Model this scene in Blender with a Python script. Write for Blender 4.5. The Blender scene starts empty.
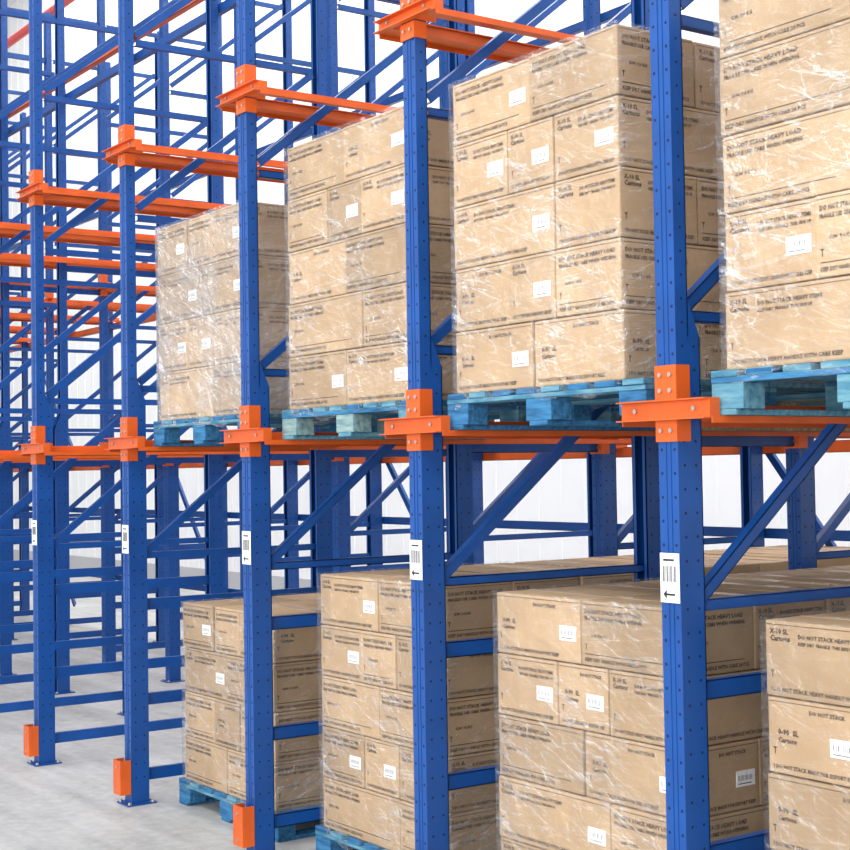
import bpy, bmesh, math, random
from mathutils import Vector, Matrix
random.seed(4)
S = bpy.context.scene
COL = S.collection
try:
    S.view_settings.view_transform = 'Standard'
    S.view_settings.look = 'None'
except Exception as e:
    print(e)

# ------------------------------------------------------------ materials
def newmat(name):
    m = bpy.data.materials.new(name); m.use_nodes = True
    nt = m.node_tree
    return m, nt, nt.nodes['Principled BSDF']

def simple(name, col, rough=0.5, var=0.0, scale=6.0, bump=0.0, spec=0.5, metallic=0.0, stretch=(1,1,1), dark=None):
    m, nt, b = newmat(name)
    b.inputs['Roughness'].default_value = rough
    b.inputs['Metallic'].default_value = metallic
    b.inputs['Specular IOR Level'].default_value = spec
    b.inputs['Base Color'].default_value = (*col, 1)
    if var > 0 or bump > 0:
        tc = nt.nodes.new('ShaderNodeTexCoord'); mp = nt.nodes.new('ShaderNodeMapping')
        mp.inputs['Scale'].default_value = stretch
        nz = nt.nodes.new('ShaderNodeTexNoise'); nz.inputs['Scale'].default_value = scale
        nz.inputs['Detail'].default_value = 6
        nt.links.new(tc.outputs['Object'], mp.inputs[0]); nt.links.new(mp.outputs[0], nz.inputs['Vector'])
        if var > 0:
            r = nt.nodes.new('ShaderNodeValToRGB')
            d = dark if dark else tuple(c*(1-var) for c in col)
            l = tuple(min(1, c*(1+var*0.5)) for c in col)
            r.color_ramp.elements[0].position = .3; r.color_ramp.elements[0].color = (*d, 1)
            r.color_ramp.elements[1].position = .7; r.color_ramp.elements[1].color = (*l, 1)
            nt.links.new(nz.outputs['Fac'], r.inputs[0]); nt.links.new(r.outputs[0], b.inputs['Base Color'])
        if bump > 0:
            bp = nt.nodes.new('ShaderNodeBump'); bp.inputs['Strength'].default_value = bump
            bp.inputs['Distance'].default_value = .01
            nt.links.new(nz.outputs['Fac'], bp.inputs['Height']); nt.links.new(bp.outputs[0], b.inputs['Normal'])
    return m

M_BLUE = simple('blue_powder_coat', (.006, .064, .27), .36, .18, 5, spec=.35)
M_HOLE = simple('hole_dark', (.003, .010, .05), .9)
M_ORANGE = simple('orange_powder_coat', (.64, .105, .014), .40, .18, 5, spec=.35)
M_STEEL = simple('zinc_bolt', (.5, .45, .42), .35, metallic=.8)
M_LABEL = simple('label_paper', (.9, .9, .9), .5)
M_INK = simple('label_ink', (.02, .02, .025), .6)
M_PRINT = simple('carton_print', (.055, .032, .018), .8)
M_GAP = simple('flap_seam', (.12, .07, .038), .9)
M_TAPE = simple('packing_tape', (.56, .40, .24), .25, .05, 8)
M_PBLUE = simple('pallet_blue_paint', (.04, .155, .30), .85, .6, 9, .6, spec=.12, stretch=(1, 6, 6), dark=(.02, .08, .18))
M_PWOOD = simple('pallet_bare_wood', (.36, .33, .23), .9, .5, 9, .6, spec=.15, stretch=(1, 6, 6))
M_PTEAL = simple('pallet_worn_teal', (.12, .25, .30), .85, .6, 9, .6, spec=.12, stretch=(1, 5, 5), dark=(.04, .15, .24))
M_PGREEN = simple('pallet_faded_teal', (.22, .30, .28), .85, .6, 9, .6, spec=.12, stretch=(1, 5, 5), dark=(.09, .19, .22))
M_RED = simple('red_paint', (.62, .05, .04), .4)

M_CARD, nt, b = newmat('corrugated_cardboard')
tc = nt.nodes.new('ShaderNodeTexCoord'); nz = nt.nodes.new('ShaderNodeTexNoise'); nz.inputs['Scale'].default_value = 4; nz.inputs['Detail'].default_value = 7
oi = nt.nodes.new('ShaderNodeObjectInfo')
r = nt.nodes.new('ShaderNodeValToRGB')
r.color_ramp.elements[0].position = .25; r.color_ramp.elements[0].color = (.385, .250, .132, 1)
r.color_ramp.elements[1].position = .75; r.color_ramp.elements[1].color = (.525, .362, .210, 1)
hs = nt.nodes.new('ShaderNodeHueSaturation')
mr = nt.nodes.new('ShaderNodeMapRange'); mr.inputs['To Min'].default_value = .78; mr.inputs['To Max'].default_value = 1.12
nt.links.new(oi.outputs['Random'], mr.inputs['Value']); nt.links.new(mr.outputs[0], hs.inputs['Value'])
ad = nt.nodes.new('ShaderNodeVectorMath'); ad.operation = 'ADD'
nt.links.new(tc.outputs['Object'], ad.inputs[0]); nt.links.new(oi.outputs['Location'], ad.inputs[1])
nt.links.new(ad.outputs[0], nz.inputs['Vector']); nt.links.new(nz.outputs['Fac'], r.inputs[0])
nt.links.new(r.outputs[0], hs.inputs['Color']); nt.links.new(hs.outputs[0], b.inputs['Base Color'])
b.inputs['Roughness'].default_value = .75
bp = nt.nodes.new('ShaderNodeBump'); bp.inputs['Strength'].default_value = .4; bp.inputs['Distance'].default_value = .012
nt.links.new(nz.outputs['Fac'], bp.inputs['Height']); nt.links.new(bp.outputs[0], b.inputs['Normal'])

def wrapmat(name, base, gain):
    m = bpy.data.materials.new(name); m.use_nodes = True
    nt = m.node_tree; nt.nodes.clear(); N = nt.nodes.new; L = nt.links.new
    out = N('ShaderNodeOutputMaterial')
    tr = N('ShaderNodeBsdfTransparent'); tr.inputs[0].default_value = (.98, .98, .98, 1)
    gl = N('ShaderNodeBsdfGlossy'); gl.inputs['Roughness'].default_value = .16
    df = N('ShaderNodeBsdfDiffuse'); df.inputs[0].default_value = (.92, .93, .95, 1)
    tc = N('ShaderNodeTexCoord')
    def streak(rot, scl, ns, dist, w):
        mp = N('ShaderNodeMapping'); mp.vector_type = 'TEXTURE'
        mp.inputs['Rotation'].default_value = rot; mp.inputs['Scale'].default_value = scl
        n = N('ShaderNodeTexNoise'); n.inputs['Scale'].default_value = ns; n.inputs['Detail'].default_value = 7
        n.inputs['Roughness'].default_value = .52; n.inputs['Distortion'].default_value = dist
        L(tc.outputs['Object'], mp.inputs[0]); L(mp.outputs[0], n.inputs['Vector'])
        s = N('ShaderNodeMath'); s.operation = 'SUBTRACT'; s.inputs[1].default_value = .5; L(n.outputs['Fac'], s.inputs[0])
        a = N('ShaderNodeMath'); a.operation = 'ABSOLUTE'; L(s.outputs[0], a.inputs[0])
        r = N('ShaderNodeMapRange'); r.inputs['From Min'].default_value = 0; r.inputs['From Max'].default_value = w
        r.inputs['To Min'].default_value = 1; r.inputs['To Max'].default_value = 0
        L(a.outputs[0], r.inputs['Value'])
        return n, r
    nA, rA = streak((.35, .35, 0), (1.1, 1.1, .14), 2.0, .3, .016)
    nB, rB = streak((-.55, -.5, 0), (.14, .14, 1.2), 1.5, .2, .011)
    nC, rC = streak((.1, -.12, 0), (1.6, 1.6, .09), 1.6, .12, .022)
    nP = N('ShaderNodeTexNoise'); nP.inputs['Scale'].default_value = 2.6; nP.inputs['Detail'].default_value = 3
    L(tc.outputs['Object'], nP.inputs['Vector'])
    rP = N('ShaderNodeMapRange'); rP.inputs['From Min'].default_value = .40; rP.inputs['From Max'].default_value = .68
    L(nP.outputs['Fac'], rP.inputs['Value'])
    mxm = N('ShaderNodeMath'); mxm.operation = 'MAXIMUM'; L(rA.outputs[0], mxm.inputs[0]); L(rB.outputs[0], mxm.inputs[1])
    cm = N('ShaderNodeMath'); cm.operation = 'MULTIPLY_ADD'; cm.inputs[1].default_value = .5; L(rC.outputs[0], cm.inputs[0]); L(mxm.outputs[0], cm.inputs[2])
    pm = N('ShaderNodeMath'); pm.operation = 'MULTIPLY_ADD'; pm.inputs[1].default_value = .8; pm.inputs[2].default_value = .25; L(rP.outputs[0], pm.inputs[0])
    ml = N('ShaderNodeMath'); ml.operation = 'MULTIPLY'; L(cm.outputs[0], ml.inputs[0]); L(pm.outputs[0], ml.inputs[1])
    fa = N('ShaderNodeMath'); fa.operation = 'MULTIPLY_ADD'; fa.inputs[1].default_value = gain; L(ml.outputs[0], fa.inputs[0])
    hz = N('ShaderNodeMath'); hz.operation = 'MULTIPLY_ADD'; hz.inputs[1].default_value = base*.9; hz.inputs[2].default_value = base*.55
    L(rP.outputs[0], hz.inputs[0]); L(hz.outputs[0], fa.inputs[2]); fa.use_clamp = True
    hh = N('ShaderNodeMath'); hh.operation = 'ADD'; L(nA.outputs['Fac'], hh.inputs[0]); L(nB.outputs['Fac'], hh.inputs[1])
    h2 = N('ShaderNodeMath'); h2.operation = 'ADD'; L(hh.outputs[0], h2.inputs[0]); L(nC.outputs['Fac'], h2.inputs[1])
    bp = N('ShaderNodeBump'); bp.inputs['Strength'].default_value = 1; bp.inputs['Distance'].default_value = .05
    L(h2.outputs[0], bp.inputs['Height']); L(bp.outputs[0], gl.inputs['Normal'])
    mx = N('ShaderNodeMixShader'); mx.inputs[0].default_value = .65
    L(df.outputs[0], mx.inputs[1]); L(gl.outputs[0], mx.inputs[2])
    m2 = N('ShaderNodeMixShader')
    L(fa.outputs[0], m2.inputs[0]); L(tr.outputs[0], m2.inputs[1]); L(mx.outputs[0], m2.inputs[2])
    L(m2.outputs[0], out.inputs[0])
    return m
M_WRAP = wrapmat('stretch_film', .085, .45)
M_WRAPL = wrapmat('stretch_film_light', .05, .28)
M_WRAPH = wrapmat('stretch_film_heavy', .28, .38)

# ------------------------------------------------------------ mesh helpers
def box(bm, x0, x1, y0, y1, z0, z1, mi=0):
    vs = [bm.verts.new(p) for p in ((x0,y0,z0),(x1,y0,z0),(x1,y1,z0),(x0,y1,z0),(x0,y0,z1),(x1,y0,z1),(x1,y1,z1),(x0,y1,z1))]
    for q in ((0,3,2,1),(4,5,6,7),(0,1,5,4),(1,2,6,5),(2,3,7,6),(3,0,4,7)):
        f = bm.faces.new([vs[i] for i in q]); f.material_index = mi

def obox(bm, p, q, side, w, t, mi=0, off=(0, 0)):
    p = Vector(p); q = Vector(q); d = (q-p).normalized(); s = Vector(side).normalized(); u = s.cross(d).normalized()
    c = s*off[0]+u*off[1]
    vs = []
    for a in (p, q):
        for (i, j) in ((-1,-1),(1,-1),(1,1),(-1,1)):
            vs.append(bm.verts.new(a+c+s*(i*t/2)+u*(j*w/2)))
    for f in ((0,1,2,3),(7,6,5,4),(0,4,5,1),(1,5,6,2),(2,6,7,3),(3,7,4,0)):
        ff = bm.faces.new([vs[i] for i in f]); ff.material_index = mi

def channel(bm, p, q, side, w, dep, th=.004, mi=0):
    obox(bm, p, q, side, w, th, mi, (dep/2-th/2, 0))
    obox(bm, p, q, side, th, dep, mi, (0, w/2-th/2))
    obox(bm, p, q, side, th, dep, mi, (0, -w/2+th/2))

def disc(bm, c, n, r, mi, seg=8, h=0.0):
    c = Vector(c); n = Vector(n).normalized()
    a = n.orthogonal().normalized(); bb = n.cross(a)
    top = [bm.verts.new(c+n*h+(a*math.cos(2*math.pi*i/seg)+bb*math.sin(2*math.pi*i/seg))*r) for i in range(seg)]
    f = bm.faces.new(top); f.material_index = mi
    if h > 0:
        bot = [bm.verts.new(c+(a*math.cos(2*math.pi*i/seg)+bb*math.sin(2*math.pi*i/seg))*r) for i in range(seg)]
        for i in range(seg):
            f = bm.faces.new((bot[i], bot[(i+1) % seg], top[(i+1) % seg], top[i])); f.material_index = mi

def mesh_of(bm, name, mats, fixn=True):
    if fixn: bmesh.ops.recalc_face_normals(bm, faces=bm.faces)
    me = bpy.data.meshes.new(name); bm.to_mesh(me); bm.free()
    for m in mats: me.materials.append(m)
    return me

def obj(name, me, loc=(0,0,0), parent=None, rot=None):
    o = bpy.data.objects.new(name, me); COL.objects.link(o); o.location = loc
    if rot: o.rotation_euler = rot
    if parent: o.parent = parent
    return o

def empty(name, loc=(0,0,0)):
    e = bpy.data.objects.new(name, None); COL.objects.link(e); e.location = loc; e.empty_display_size = .2
    return e

# ------------------------------------------------------------ text cache
_tc = {}
def text_geo(s, size):
    k = (s, size)
    if k in _tc: return _tc[k]
    cu = bpy.data.curves.new('t', 'FONT'); cu.body = s; cu.size = size; cu.resolution_u = 1; cu.offset = size*.035
    o = bpy.data.objects.new('t', cu); COL.objects.link(o)
    dg = bpy.context.evaluated_depsgraph_get(); dg.update()
    me = o.evaluated_get(dg).to_mesh()
    V = [v.co.copy() for v in me.vertices]; F = [tuple(p.vertices) for p in me.polygons]
    o.evaluated_get(dg).to_mesh_clear()
    bpy.data.objects.remove(o); bpy.data.curves.remove(cu)
    _tc[k] = (V, F); return _tc[k]

def put_text(bm, s, size, face, a, z, w, d, mi, maxw=None):
    V, F = text_geo(s, size)
    sc = 1
    if maxw:
        mw = max(v.x for v in V)
        if mw > maxw: sc = maxw/mw
    e = .0012
    if face == 'F': vs = [bm.verts.new((a+v.x*sc, -d/2-e, z+v.y)) for v in V]
    else: vs = [bm.verts.new((w/2+e, a+v.x*sc, z+v.y)) for v in V]
    for f in F:
        try:
            ff = bm.faces.new([vs[i] for i in f]); ff.material_index = mi
        except ValueError: pass

def flat(bm, face, a0, a1, z0, z1, w, d, mi, e=.0015):
    if face == 'F': box(bm, a0, a1, -d/2-e, -d/2, z0, z1, mi)
    else: box(bm, w/2, w/2+e, a0, a1, z0, z1, mi)

_cc = {}
CM = [M_CARD, M_PRINT, M_GAP, M_LABEL, M_INK, M_TAPE]
def carton_mesh(w, d, h, variant, prints=True):
    k = (round(w, 3), round(d, 3), round(h, 3), variant, prints)
    if k in _cc: return _cc[k]
    bm = bmesh.new()
    box(bm, -w/2, w/2, -d/2, d/2, 0, h, 0)
    bmesh.ops.bevel(bm, geom=list(bm.edges), offset=.007, segments=2, affect='EDGES', profile=.6)
    box(bm, -w/2+.002, w/2-.002, -.025, .025, h, h+.0008, 5)
    box(bm, -w/2+.002, w/2-.002, -.001, .001, h, h+.0014, 2)
    if prints:
        for face, L in (('F', w), ('R', d)):
            a0 = -L/2+.02; mw = L-.04
            flat(bm, face, -L/2+.008, L/2-.008, h-.0135, h-.0110, w, d, 2, .0008)
            v = variant % 3
            if v == 0:
                put_text(bm, 'X-10 SL', .022, face, a0, h-.040, w, d, 1)
                put_text(bm, 'Cartons', .024, face, a0, h-.062, w, d, 1)
                if L > .3:
                    put_text(bm, 'DO NOT STACK HEAVY ITEMS', .018, face, a0+.11, h-.050, w, d, 1, mw-.11)
                    put_text(bm, 'KEEP DRY  FRAGILE  THIS SIDE UP', .014, face, a0+.11, h-.070, w, d, 1, mw-.11)
                put_text(bm, 'I DO NOT STACK HEAVY HANDLE WITH CARE KEEP', .018, face, a0, .016, w, d, 1, mw)
            elif v == 1:
                put_text(bm, 'DO NOT STACK HEAVY LOAD', .021, face, a0, h-.045, w, d, 1, mw)
                put_text(bm, 'FRAGILE USE CARE WHEN OPENING', .018, face, a0, h-.068, w, d, 1, mw)
                flat(bm, face, a0, a0+mw*.9, .040, .043, w, d, 1, .0008)
                put_text(bm, 'KEEP DRY HANDLE WITH CARE 24 PCS', .018, face, a0, .016, w, d, 1, mw)
                put_text(bm, 'G.W. 9.6 KG', .016, face, a0+.03, h*.45, w, d, 1)
            else:
                put_text(bm, '0-90  SL', .024, face, a0+.02, h*.52, w, d, 1)
                put_text(bm, 'Cartons', .022, face, a0+.02, h*.52-.024, w, d, 1)
                put_text(bm, 'I DO NOT STACK MADE FOR EXPORT KEEP', .018, face, a0, .016, w, d, 1, mw)
                put_text(bm, 'DO NOT STACK', .018, face, a0+mw*.45, h-.04, w, d, 1, mw*.5)
            ax = a0+.005
            flat(bm, face, ax, ax+.003, h*.25, h*.25+.022, w, d, 1, .0008)
            flat(bm, face, ax-.005, ax+.008, h*.25+.018, h*.25+.022, w, d, 1, .0008)
            if variant >= 3 and (face == 'F' or variant == 5):
                c = L/2-.115; z0 = h*.34
                flat(bm, face, c, c+.092, z0, z0+.054, w, d, 3, .0020)
                for i in range(11):
                    x = c+.010+i*.0065
                    flat(bm, face, x, x+.0015+.0015*(i % 3 == 0), z0+.020, z0+.038, w, d, 4, .0024)
                flat(bm, face, c+.010, c+.075, z0+.008, z0+.011, w, d, 4, .0024)
    me = mesh_of(bm, 'carton', CM)
    _cc[k] = me
    return me

# ------------------------------------------------------------ pallet
def pallet_mesh(name, wx, dy, mats):
    bm = bmesh.new()
    rnd = random.Random(name)
    bw = .10
    for cx in (-wx/2+bw/2, 0, wx/2-bw/2):
        box(bm, cx-bw/2, cx+bw/2, -dy/2, dy/2, 0, .018, 0)
    for cy in (-dy/2+bw/2, 0, dy/2-bw/2):
        for cx, hw in ((-wx/2+.065, .065), (0, .07), (wx/2-.065, .065)):
            box(bm, cx-hw, cx+hw, cy-bw/2+.002, cy+bw/2-.002, .018, .098, 2 if len(mats) > 2 and cx < .1 else 0)
    for cy in (-dy/2+bw/2, 0, dy/2-bw/2):
        box(bm, -wx/2, wx/2, cy-bw/2, cy+bw/2, .098, .116, 1)
    n = 8
    for i in range(n):
        x = -wx/2+.055+i*(wx-.11)/(n-1)
        box(bm, x-.052, x+.052, -dy/2-rnd.uniform(0, .004), dy/2, .116, .137, 0 if i % 3 != 1 else 1)
    bmesh.ops.bevel(bm, geom=list(bm.edges), offset=.002, segments=1, affect='EDGES')
    return mesh_of(bm, name, mats)
PW, PD = 1.10, 1.16
PAL = {'blue': pallet_mesh('pallet_blue', PW, PD, [M_PBLUE, M_PTEAL]),
       'wood': pallet_mesh('pallet_wood', PW, PD, [M_PWOOD, M_PTEAL]),
       'mixed': pallet_mesh('pallet_mixed', PW, PD, [M_PTEAL, M_PBLUE, M_PGREEN]),
       'teal': pallet_mesh('pallet_teal', PW, PD, [M_PTEAL, M_PBLUE])}

LH = .236
def wrap_mesh(w, d, h, seed):
    rnd = random.Random(seed)
    bm = bmesh.new()
    nz_ = 60; o = .008; pts = []; N = 30
    cs = [(-w/2-o, -d/2-o), (w/2+o, -d/2-o), (w/2+o, d/2+o), (-w/2-o, d/2+o)]
    nr = [(0,-1), (1,0), (0,1), (-1,0)]
    for s in range(4):
        a = cs[s]; b_ = cs[(s+1) % 4]
        for i in range(N):
            t = i/N
            pts.append((a[0]+(b_[0]-a[0])*t, a[1]+(b_[1]-a[1])*t, nr[s], t))
    ph = [rnd.uniform(0, 6.28) for _ in range(8)]
    rows = []
    z0 = -.035
    for j in range(nz_+1):
        row = []
        for k, (x, y, n, t) in enumerate(pts):
            edge = .018*math.sin(9*x+7*y+ph[3])+.012*math.sin(23*x-19*y+ph[4])
            z = z0+(h-z0+.004)*j/nz_
            if j == 0: z += edge
            env = math.sin(math.pi*t)**.6
            a = (math.sin(7*x+5*y+23*z+ph[0])+math.sin(-9*x+8*y+37*z+ph[1])+.8*math.sin(61*z+14*x-11*y+ph[2]))*.0022*env+.003*env
            a = max(a, 0)
            row.append(bm.verts.new((x+n[0]*a, y+n[1]*a, z)))
        rows.append(row)
    L = len(pts)
    for j in range(nz_):
        for k in range(L):
            bm.faces.new((rows[j][k], rows[j][(k+1) % L], rows[j+1][(k+1) % L], rows[j+1][k]))
    for f in bm.faces: f.smooth = True
    return mesh_of(bm, 'film', [])

def load(X, Yf, z, layers, prints=True, pal='blue', film=M_WRAP, seed=0, w=1.0, d=1.12, lh=LH, dx=0):
    rnd = random.Random(seed*7+3)
    cy = Yf+d/2
    obj('wooden_pallet', PAL[pal], (X, Yf+PD/2-.01, z))
    X += dx
    e = empty('cardboard_box_stack', (X, cy, z+.138))
    for L in range(layers):
        xs = ([.5, .5], [.36, .28, .36])[L % 2] if (seed+L) % 5 != 4 else [.64, .36]
        ys = ([.33, .34, .33], [.5, .5])[L % 2]
        y = -d/2
        for iy, fy in enumerate(ys):
            x = -w/2
            for ix, fx in enumerate(xs):
                if not prints and 0 < iy < len(ys)-1 and 0 < ix < len(xs)-1:
                    x += fx*w; continue
                cw = fx*w-.006; cd = fy*d-.006
                p = prints and (iy == 0 or ix == len(xs)-1)
                var = rnd.choice([0, 1, 2, 3, 1, 3, 4, 3, 5]) if p else 0
                me = carton_mesh(cw, cd, lh-.004, var, p)
                obj('carton', me, (x+fx*w/2+rnd.uniform(-.004, .003), y+fy*d/2+rnd.uniform(-.003, .006), L*lh),
                    e, (0, 0, rnd.uniform(-.008, .008)))
                x += fx*w
            y += fy*d
    if film:
        me = wrap_mesh(w, d, layers*lh, seed); me.materials.append(film)
        obj('stretch_film', me, (0, 0, 0), e)
    return e

# ------------------------------------------------------------ RACK
B = 1.4
L1, L2 = 1.945, 3.575
HP = 6.6
HW = .043
rack = empty('drive_in_pallet_rack')

def post_mesh(front=True):
    bm = bmesh.new()
    s = 1 if front else -1
    hw = HW; t = .004
    zc = 2.20
    def b2(x0, x1, y0, y1, z0, z1, mi=0):
        if s < 0: y0, y1 = -y1, -y0
        box(bm, x0, x1, y0, y1, z0, z1, mi)
    b2(-hw, hw, -.05, -.046, .008, HP)
    for sx in (-1, 1):
        x0, x1 = sorted((sx*hw, sx*(hw-t)))
        b2(x0, x1, -.046, .055, .008, zc)
        b2(x0, x1, -.046, .005, zc, HP)
        pts = [(.005, zc), (.055, zc), (.005, zc+.12)]
        vs = [bm.verts.new((x, s*py, pz)) for x in (x0, x1) for (py, pz) in pts]
        bm.faces.new(vs[:3]); bm.faces.new(vs[3:][::-1])
        bm.faces.new((vs[1], vs[2], vs[5], vs[4]))
        xi0, xi1 = sorted((sx*hw, sx*(hw-.02)))
        b2(xi0, xi1, .051, .055, .008, zc)
        b2(xi0, xi1, .001, .005, zc, HP)
    for sx in (-.010, .010):
        b2(sx-.0025, sx+.0025, -.0522, -.05, .10, HP)
    box(bm, -.075, .075, -.085, .085, 0, .008, 0)
    for (ax, ay) in ((-.06, -.068), (.06, .068), (-.06, .068), (.06, -.068)):
        disc(bm, (ax, ay, .008), (0, 0, 1), .010, 2, 6, .012)
    z = .12
    while z < HP-.05:
        for sx in (-.028, .028):
            disc(bm, (sx, -s*.0503, z), (0, -s, 0), .0055, 1, 8)
        for sx in (-1, 1):
            disc(bm, (sx*(hw+.0003), -s*.022, z+.025), (sx, 0, 0), .005, 1, 8)
            if z < zc-.05: disc(bm, (sx*(hw+.0003), s*.028, z+.025), (sx, 0, 0), .005, 1, 8)
        z += .075
    return mesh_of(bm, 'rack_post', [M_BLUE, M_HOLE, M_STEEL])
PF, PB = post_mesh(True), post_mesh(False)

def bracket_mesh(upper=False):
    bm = bmesh.new()
    zt = .056 if not upper else .040
    zb = -.004
    A = .195
    box(bm, -A, A, -.064, -.060, zb, zt)
    box(bm, -A, A, -.090, -.064, zb-.004, zb)
    box(bm, -A, A, -.090, -.064, zt-.004, zt)
    for sx in (-1, 1):
        a, b_ = sorted((sx*(HW+.003), sx*(HW+.008)))
        box(bm, a, b_, -.060, .05, zb, zt)
        a, b_ = sorted((sx*(A-.004), sx*A))
        box(bm, a, b_, -.060, -.02, zb, zt)
    for z0, z1 in ((zt, zt+.11), (-.075, zb-.004)):
        box(bm, -HW-.004, HW+.004, -.057, -.0525, z0, z1)
        for sx in (-1, 1):
            a, b_ = sorted((sx*(HW+.0005), sx*(HW+.0045)))
            box(bm, a, b_, -.055, .004, z0, z1)
    for z in (zt+.03, zt+.08, -.04):
        for sx in (-.022, .022):
            disc(bm, (sx, -.057, z), (0, -1, 0), .008, 1, 6, .006)
    for sx in (-.13, .13):
        disc(bm, (sx, -.064, .025), (0, -1, 0), .008, 1, 6, .006)
    return mesh_of(bm, 'arm_bracket', [M_ORANGE, M_STEEL])
BR = bracket_mesh(); BR2 = bracket_mesh(True)

def rail_mesh(y0, y1):
    bm = bmesh.new()
    for s in (-1, 1):
        def r(x0, x1, z0, z1):
            a, b_ = sorted((s*x0, s*x1)); box(bm, a, b_, y0, y1, z0, z1)
        r(.105, .200, -.005, 0)
        r(.105, .110, 0, .038)
        r(.090, .105, .034, .038)
        r(.196, .200, -.022, -.005)
    return mesh_of(bm, 'support_rail', [M_ORANGE])
RL = rail_mesh(-.058, 3.50)

YP = [(0.0, 1.2), (2.2, 3.4)]
def line_bracing():
    bm = bmesh.new()
    for (ya, yb) in YP:
        a = ya+.03; b_ = yb-.03
        for z in (.15, .56, 1.08):
            channel(bm, (0, a, z), (0, b_, z), (1, 0, 0), .062, .034)
        for z in (1.35, 2.27, 3.22, 4.2, 5.16, 6.1):
            channel(bm, (0, a, z), (0, b_, z), (1, 0, 0), .036, .034)
        for z in (1.34, 2.30, 3.27, 4.24, 5.21):
            channel(bm, (0, a, z), (0, b_, z+.80*(b_-a)), (1, 0, 0), .040, .036)
    for z in (L1-.04, L2-.04, 6.1):
        channel(bm, (0, 1.23, z), (0, 2.17, z), (1, 0, 0), .05, .034)
    return mesh_of(bm, 'frame_bracing', [M_BLUE])
FB = line_bracing()

def label_mesh():
    bm = bmesh.new()
    box(bm, -.042, .042, -.0545, -.0535, 0, .155, 0)
    for i in range(11):
        x = -.030+i*.0055
        box(bm, x, x+.002+.0015*(i % 3 == 0), -.0552, -.0545, .065, .115, 1)
    box(bm, -.018, .022, -.0552, -.0545, .022, .029, 1)
    vs = [bm.verts.new(p) for p in ((-.030, -.0552, .0255), (-.014, -.0552, .010), (-.014, -.0552, .041))]
    f = bm.faces.new(vs); f.material_index = 1
    box(bm, -.028, .020, -.0552, -.0545, .130, .137, 1)
    return mesh_of(bm, 'location_label', [M_LABEL, M_INK])
LB = label_mesh()

def guard_mesh():
    bm = bmesh.new()
    box(bm, -.050, .045, -.115, -.109, .06, .245)
    for x in (-.050, .040):
        box(bm, x, x+.005, -.109, -.053, .06, .245)
    for z in (.09, .21):
        disc(bm, (-.002, -.115, z), (0, -1, 0), .007, 1, 6, .005)
    return mesh_of(bm, 'foot_guard', [M_ORANGE, M_STEEL])
GD = guard_mesh()

NL = 13
for i in range(-1, NL):
    X = -i*B
    for (ya, yb) in YP:
        obj('post', PF, (X, ya, 0), rack); obj('post', PB, (X, yb, 0), rack)
    obj('bracing', FB, (X, 0, 0), rack)
    for lv, br in ((L1, BR), (L2, BR2)):
        obj('arm_bracket', br, (X, 0, lv), rack)
        obj('support_rail', RL, (X, 0, lv), rack)
        obj('arm_bracket', br, (X, 2.2, lv), rack)
    obj('location_label', LB, (X, 0, 1.365), rack)
    obj('foot_guard', GD, (X, 0, 0), rack)

bm = bmesh.new()
X0, X1 = -(NL-1)*B-.05, B+.05
channel(bm, (X0, 3.49, L1-.05), (X1, 3.49, L1-.05), (0, -1, 0), .07, .05)
channel(bm, (X0, 3.49, L2-.05), (X1, 3.49, L2-.05), (0, -1, 0), .07, .05)
channel(bm, (X0, 1.29, 5.16), (X1, 1.29, 5.16), (0, -1, 0), .07, .05)
obj('cross_beam', mesh_of(bm, 'cross_beam', [M_ORANGE]), parent=rack)
bm = bmesh.new()
for (y, z) in ((1.29, 4.98), (3.49, 1.38), (3.49, .62), (3.49, 4.9)):
    channel(bm, (X0, y, z), (X1, y, z), (0, -1, 0), .06, .045)
for k in range(1, 11, 3):
    channel(bm, (-k*B, 3.53, .2), (-(k+1)*B, 3.53, 1.9), (0, -1, 0), .045, .03)
    channel(bm, (-k*B, 3.53, 2.1), (-(k+1)*B, 3.53, 3.5), (0, -1, 0), .045, .03)
obj('back_bracing', mesh_of(bm, 'back_bracing', [M_BLUE]), parent=rack)

# ------------------------------------------------------------ loads
z1 = L1+.001
bx = lambda k: -k*B-B/2
load(bx(-1), .0, z1, 5, True, 'teal', M_WRAP, 1, lh=.24)
load(bx(0), .01, z1, 5, True, 'blue', M_WRAP, 2, w=.94, lh=.24, dx=-.035)
load(bx(1), .07, z1, 5, True, 'mixed', M_WRAP, 3, lh=.245)
load(bx(2), .06, z1, 4, True, 'blue', M_WRAPH, 4, lh=.262)
load(bx(-1), 1.20, z1, 5, False, 'blue', None, 5)
load(bx(0), 1.22, z1, 5, False, 'wood', None, 6)
load(bx(-1), .145, 0, 5, True, 'blue', M_WRAPL, 7)
load(bx(0), .18, 0, 5, True, 'blue', M_WRAP, 8)
load(bx(1), .22, 0, 5, True, 'blue', M_WRAP, 9)
load(bx(2), .19, 0, 4, True, 'blue', M_WRAP, 10, lh=.240)
for k in (-1, 0, 1):
    load(bx(k), 1.38, 0, 5, False, 'wood', None, 20+k)
    load(bx(k), 2.56, 0, 5, False, 'blue', None, 30+k, d=1.0)

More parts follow.
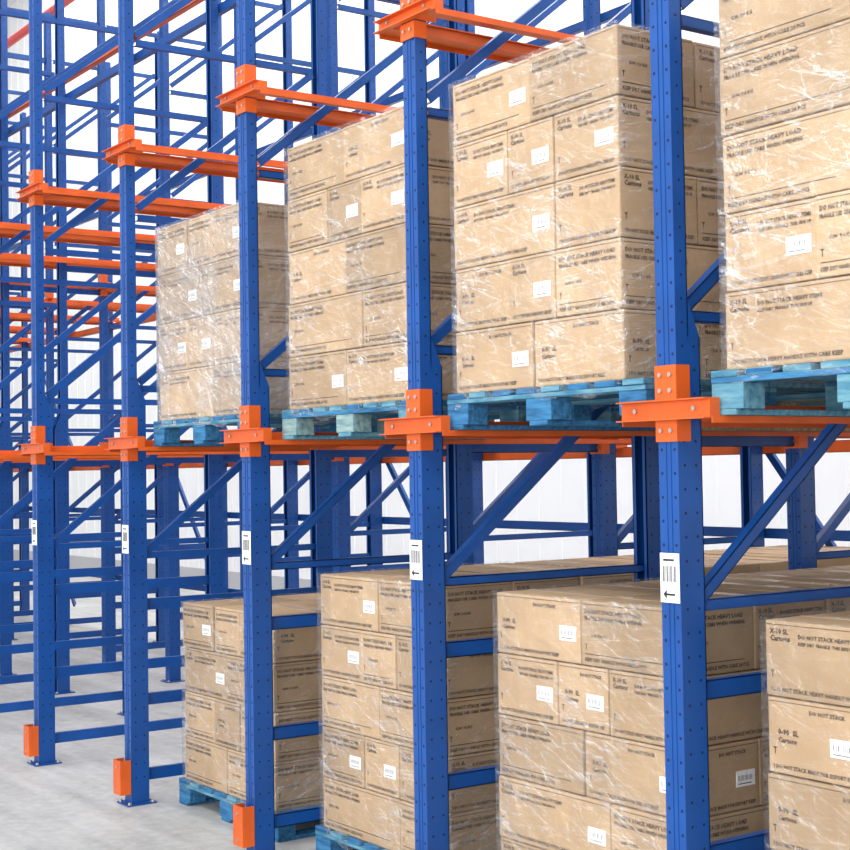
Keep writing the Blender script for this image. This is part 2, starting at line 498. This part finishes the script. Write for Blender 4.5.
# ------------------------------------------------------------ ROOM
M_FLOOR, nt, b = newmat('concrete_floor')
tc = nt.nodes.new('ShaderNodeTexCoord')
n1 = nt.nodes.new('ShaderNodeTexNoise'); n1.inputs['Scale'].default_value = .9; n1.inputs['Detail'].default_value = 8; n1.inputs['Roughness'].default_value = .6
n2 = nt.nodes.new('ShaderNodeTexNoise'); n2.inputs['Scale'].default_value = 14; n2.inputs['Detail'].default_value = 8; n2.inputs['Roughness'].default_value = .7
mp = nt.nodes.new('ShaderNodeMapping'); mp.inputs['Scale'].default_value = (.25, 2.2, 1); mp.inputs['Rotation'].default_value = (0, 0, .12)
n3 = nt.nodes.new('ShaderNodeTexNoise'); n3.inputs['Scale'].default_value = 3; n3.inputs['Detail'].default_value = 6
nt.links.new(tc.outputs['Object'], mp.inputs[0]); nt.links.new(mp.outputs[0], n3.inputs['Vector'])
nt.links.new(tc.outputs['Object'], n1.inputs['Vector']); nt.links.new(tc.outputs['Object'], n2.inputs['Vector'])
a1 = nt.nodes.new('ShaderNodeMath'); a1.operation = 'ADD'; nt.links.new(n1.outputs['Fac'], a1.inputs[0]); nt.links.new(n2.outputs['Fac'], a1.inputs[1])
a2 = nt.nodes.new('ShaderNodeMath'); a2.operation = 'ADD'; nt.links.new(a1.outputs[0], a2.inputs[0]); nt.links.new(n3.outputs['Fac'], a2.inputs[1])
a3 = nt.nodes.new('ShaderNodeMath'); a3.operation = 'DIVIDE'; a3.inputs[1].default_value = 3; nt.links.new(a2.outputs[0], a3.inputs[0])
r = nt.nodes.new('ShaderNodeValToRGB')
r.color_ramp.elements[0].position = .38; r.color_ramp.elements[0].color = (.27, .27, .262, 1)
r.color_ramp.elements[1].position = .60; r.color_ramp.elements[1].color = (.50, .50, .487, 1)
nt.links.new(a3.outputs[0], r.inputs[0]); nt.links.new(r.outputs[0], b.inputs['Base Color'])
bp = nt.nodes.new('ShaderNodeBump'); bp.inputs['Strength'].default_value = .15; bp.inputs['Distance'].default_value = .01
nt.links.new(a3.outputs[0], bp.inputs['Height']); nt.links.new(bp.outputs[0], b.inputs['Normal'])
b.inputs['Roughness'].default_value = .5
bm = bmesh.new(); box(bm, -34, 12, -12, 7.5, -.1, 0)
obj('floor', mesh_of(bm, 'floor', [M_FLOOR]))
M_WALL = simple('white_panel', (.90, .905, .91), .5, .02, 1)
def ribwall(name, x0, x1, y, h, axis='x'):
    bm = bmesh.new()
    if axis == 'x':
        box(bm, x0, x1, y, y+.15, 0, h)
        x = x0+.15
        while x < x1-.1:
            box(bm, x, x+.05, y-.008, y, 0, h); x += .40
    else:
        box(bm, y-.15, y, x0, x1, 0, h)
        x = x0+.15
        while x < x1-.1:
            box(bm, y, y+.008, x, x+.05, 0, h); x += .40
    obj(name, mesh_of(bm, name, [M_WALL]))
ribwall('wall_back', -34, 12, 7.5, 12)
ribwall('wall_left', -12, 7.5, -34, 12, 'y')
bm = bmesh.new(); box(bm, -34, 12, -12, 7.65, 12, 12.15)
obj('ceiling', mesh_of(bm, 'ceiling', [simple('ceiling_white', (.85, .85, .86), .7)]))
bm = bmesh.new(); box(bm, -34, 12, 7.46, 7.49, 0, .25)
obj('baseboard_back', mesh_of(bm, 'baseboard_back', [simple('kick_grey', (.5, .5, .52), .6)]))

bm = bmesh.new()
def tube(p, q, r, seg=12):
    p = Vector(p); q = Vector(q); d = (q-p).normalized(); a = d.orthogonal().normalized(); c = d.cross(a)
    r0 = [bm.verts.new(p+(a*math.cos(t)+c*math.sin(t))*r) for t in [2*math.pi*i/seg for i in range(seg)]]
    r1 = [bm.verts.new(q+(a*math.cos(t)+c*math.sin(t))*r) for t in [2*math.pi*i/seg for i in range(seg)]]
    for i in range(seg): bm.faces.new((r0[i], r0[(i+1) % seg], r1[(i+1) % seg], r1[i]))
    bm.faces.new(r0); bm.faces.new(r1)
tube((-33.9, 3.8, 8.0), (10, 3.8, 8.0), .06)
for x in range(-32, 10, 4): tube((x, 3.8, 8.0), (x, 3.8, 12), .012, 6)
obj('sprinkler_pipe', mesh_of(bm, 'pipe', [M_RED]))

# ------------------------------------------------------------ lights
def area(name, loc, rot, sx, sy, p, col=(1, 1, 1)):
    l = bpy.data.lights.new(name, 'AREA'); l.shape = 'RECTANGLE'; l.size = sx; l.size_y = sy; l.energy = p; l.color = col
    o = bpy.data.objects.new(name, l); COL.objects.link(o); o.location = loc; o.rotation_euler = rot
    return o
area('overhead_fill_aisle', (-4, -5, 11.8), (math.radians(12), 0, 0), 26, 6, 2750, (.98, .99, 1))  # added area lamp for general light above the aisle, no skylight in the ceiling
area('overhead_fill_rear', (-8, 5.4, 11.8), (0, 0, 0), 34, 3.4, 2300, (.98, .99, 1))  # second added overhead lamp, behind the rack; the ceiling has no opening here
area('camera_side_fill', (5, -11, 3.5), (math.radians(82), 0, math.radians(12)), 14, 6, 1450, (.98, .99, 1))  # unseen fill lamp added on the camera side, no dock door exists
W = bpy.data.worlds.new('World'); S.world = W; W.use_nodes = True
W.node_tree.nodes['Background'].inputs[0].default_value = (.95, .975, 1, 1)
W.node_tree.nodes['Background'].inputs[1].default_value = 1.2

# ------------------------------------------------------------ camera
cam = bpy.data.cameras.new('camera'); co = bpy.data.objects.new('camera', cam); COL.objects.link(co)
f = 1464.0
cam.sensor_fit = 'HORIZONTAL'; cam.sensor_width = 36; cam.lens = 36*f/850
cam.clip_start = .05; cam.clip_end = 200
yaw = 3.0/f
h0 = Vector((.5765, .817, 0)).normalized(); F00 = Vector((-.817, .5765, 0)).normalized(); Z = Vector((0, 0, 1))
F0 = (F00*math.cos(yaw)-h0*math.sin(yaw)); h = (h0*math.cos(yaw)+F00*math.sin(yaw))
pitch = math.atan(46/f); roll = .0158
F = F0*math.cos(pitch)+Z*math.sin(pitch); U0 = Z*math.cos(pitch)-F0*math.sin(pitch)
U = U0*math.cos(roll)+h*math.sin(roll); R = h*math.cos(roll)-U0*math.sin(roll)
M = Matrix((R, U, -F)).transposed().to_4x4(); M.translation = Vector((3.332, -3.325, 1.79))
co.matrix_world = M
S.camera = co
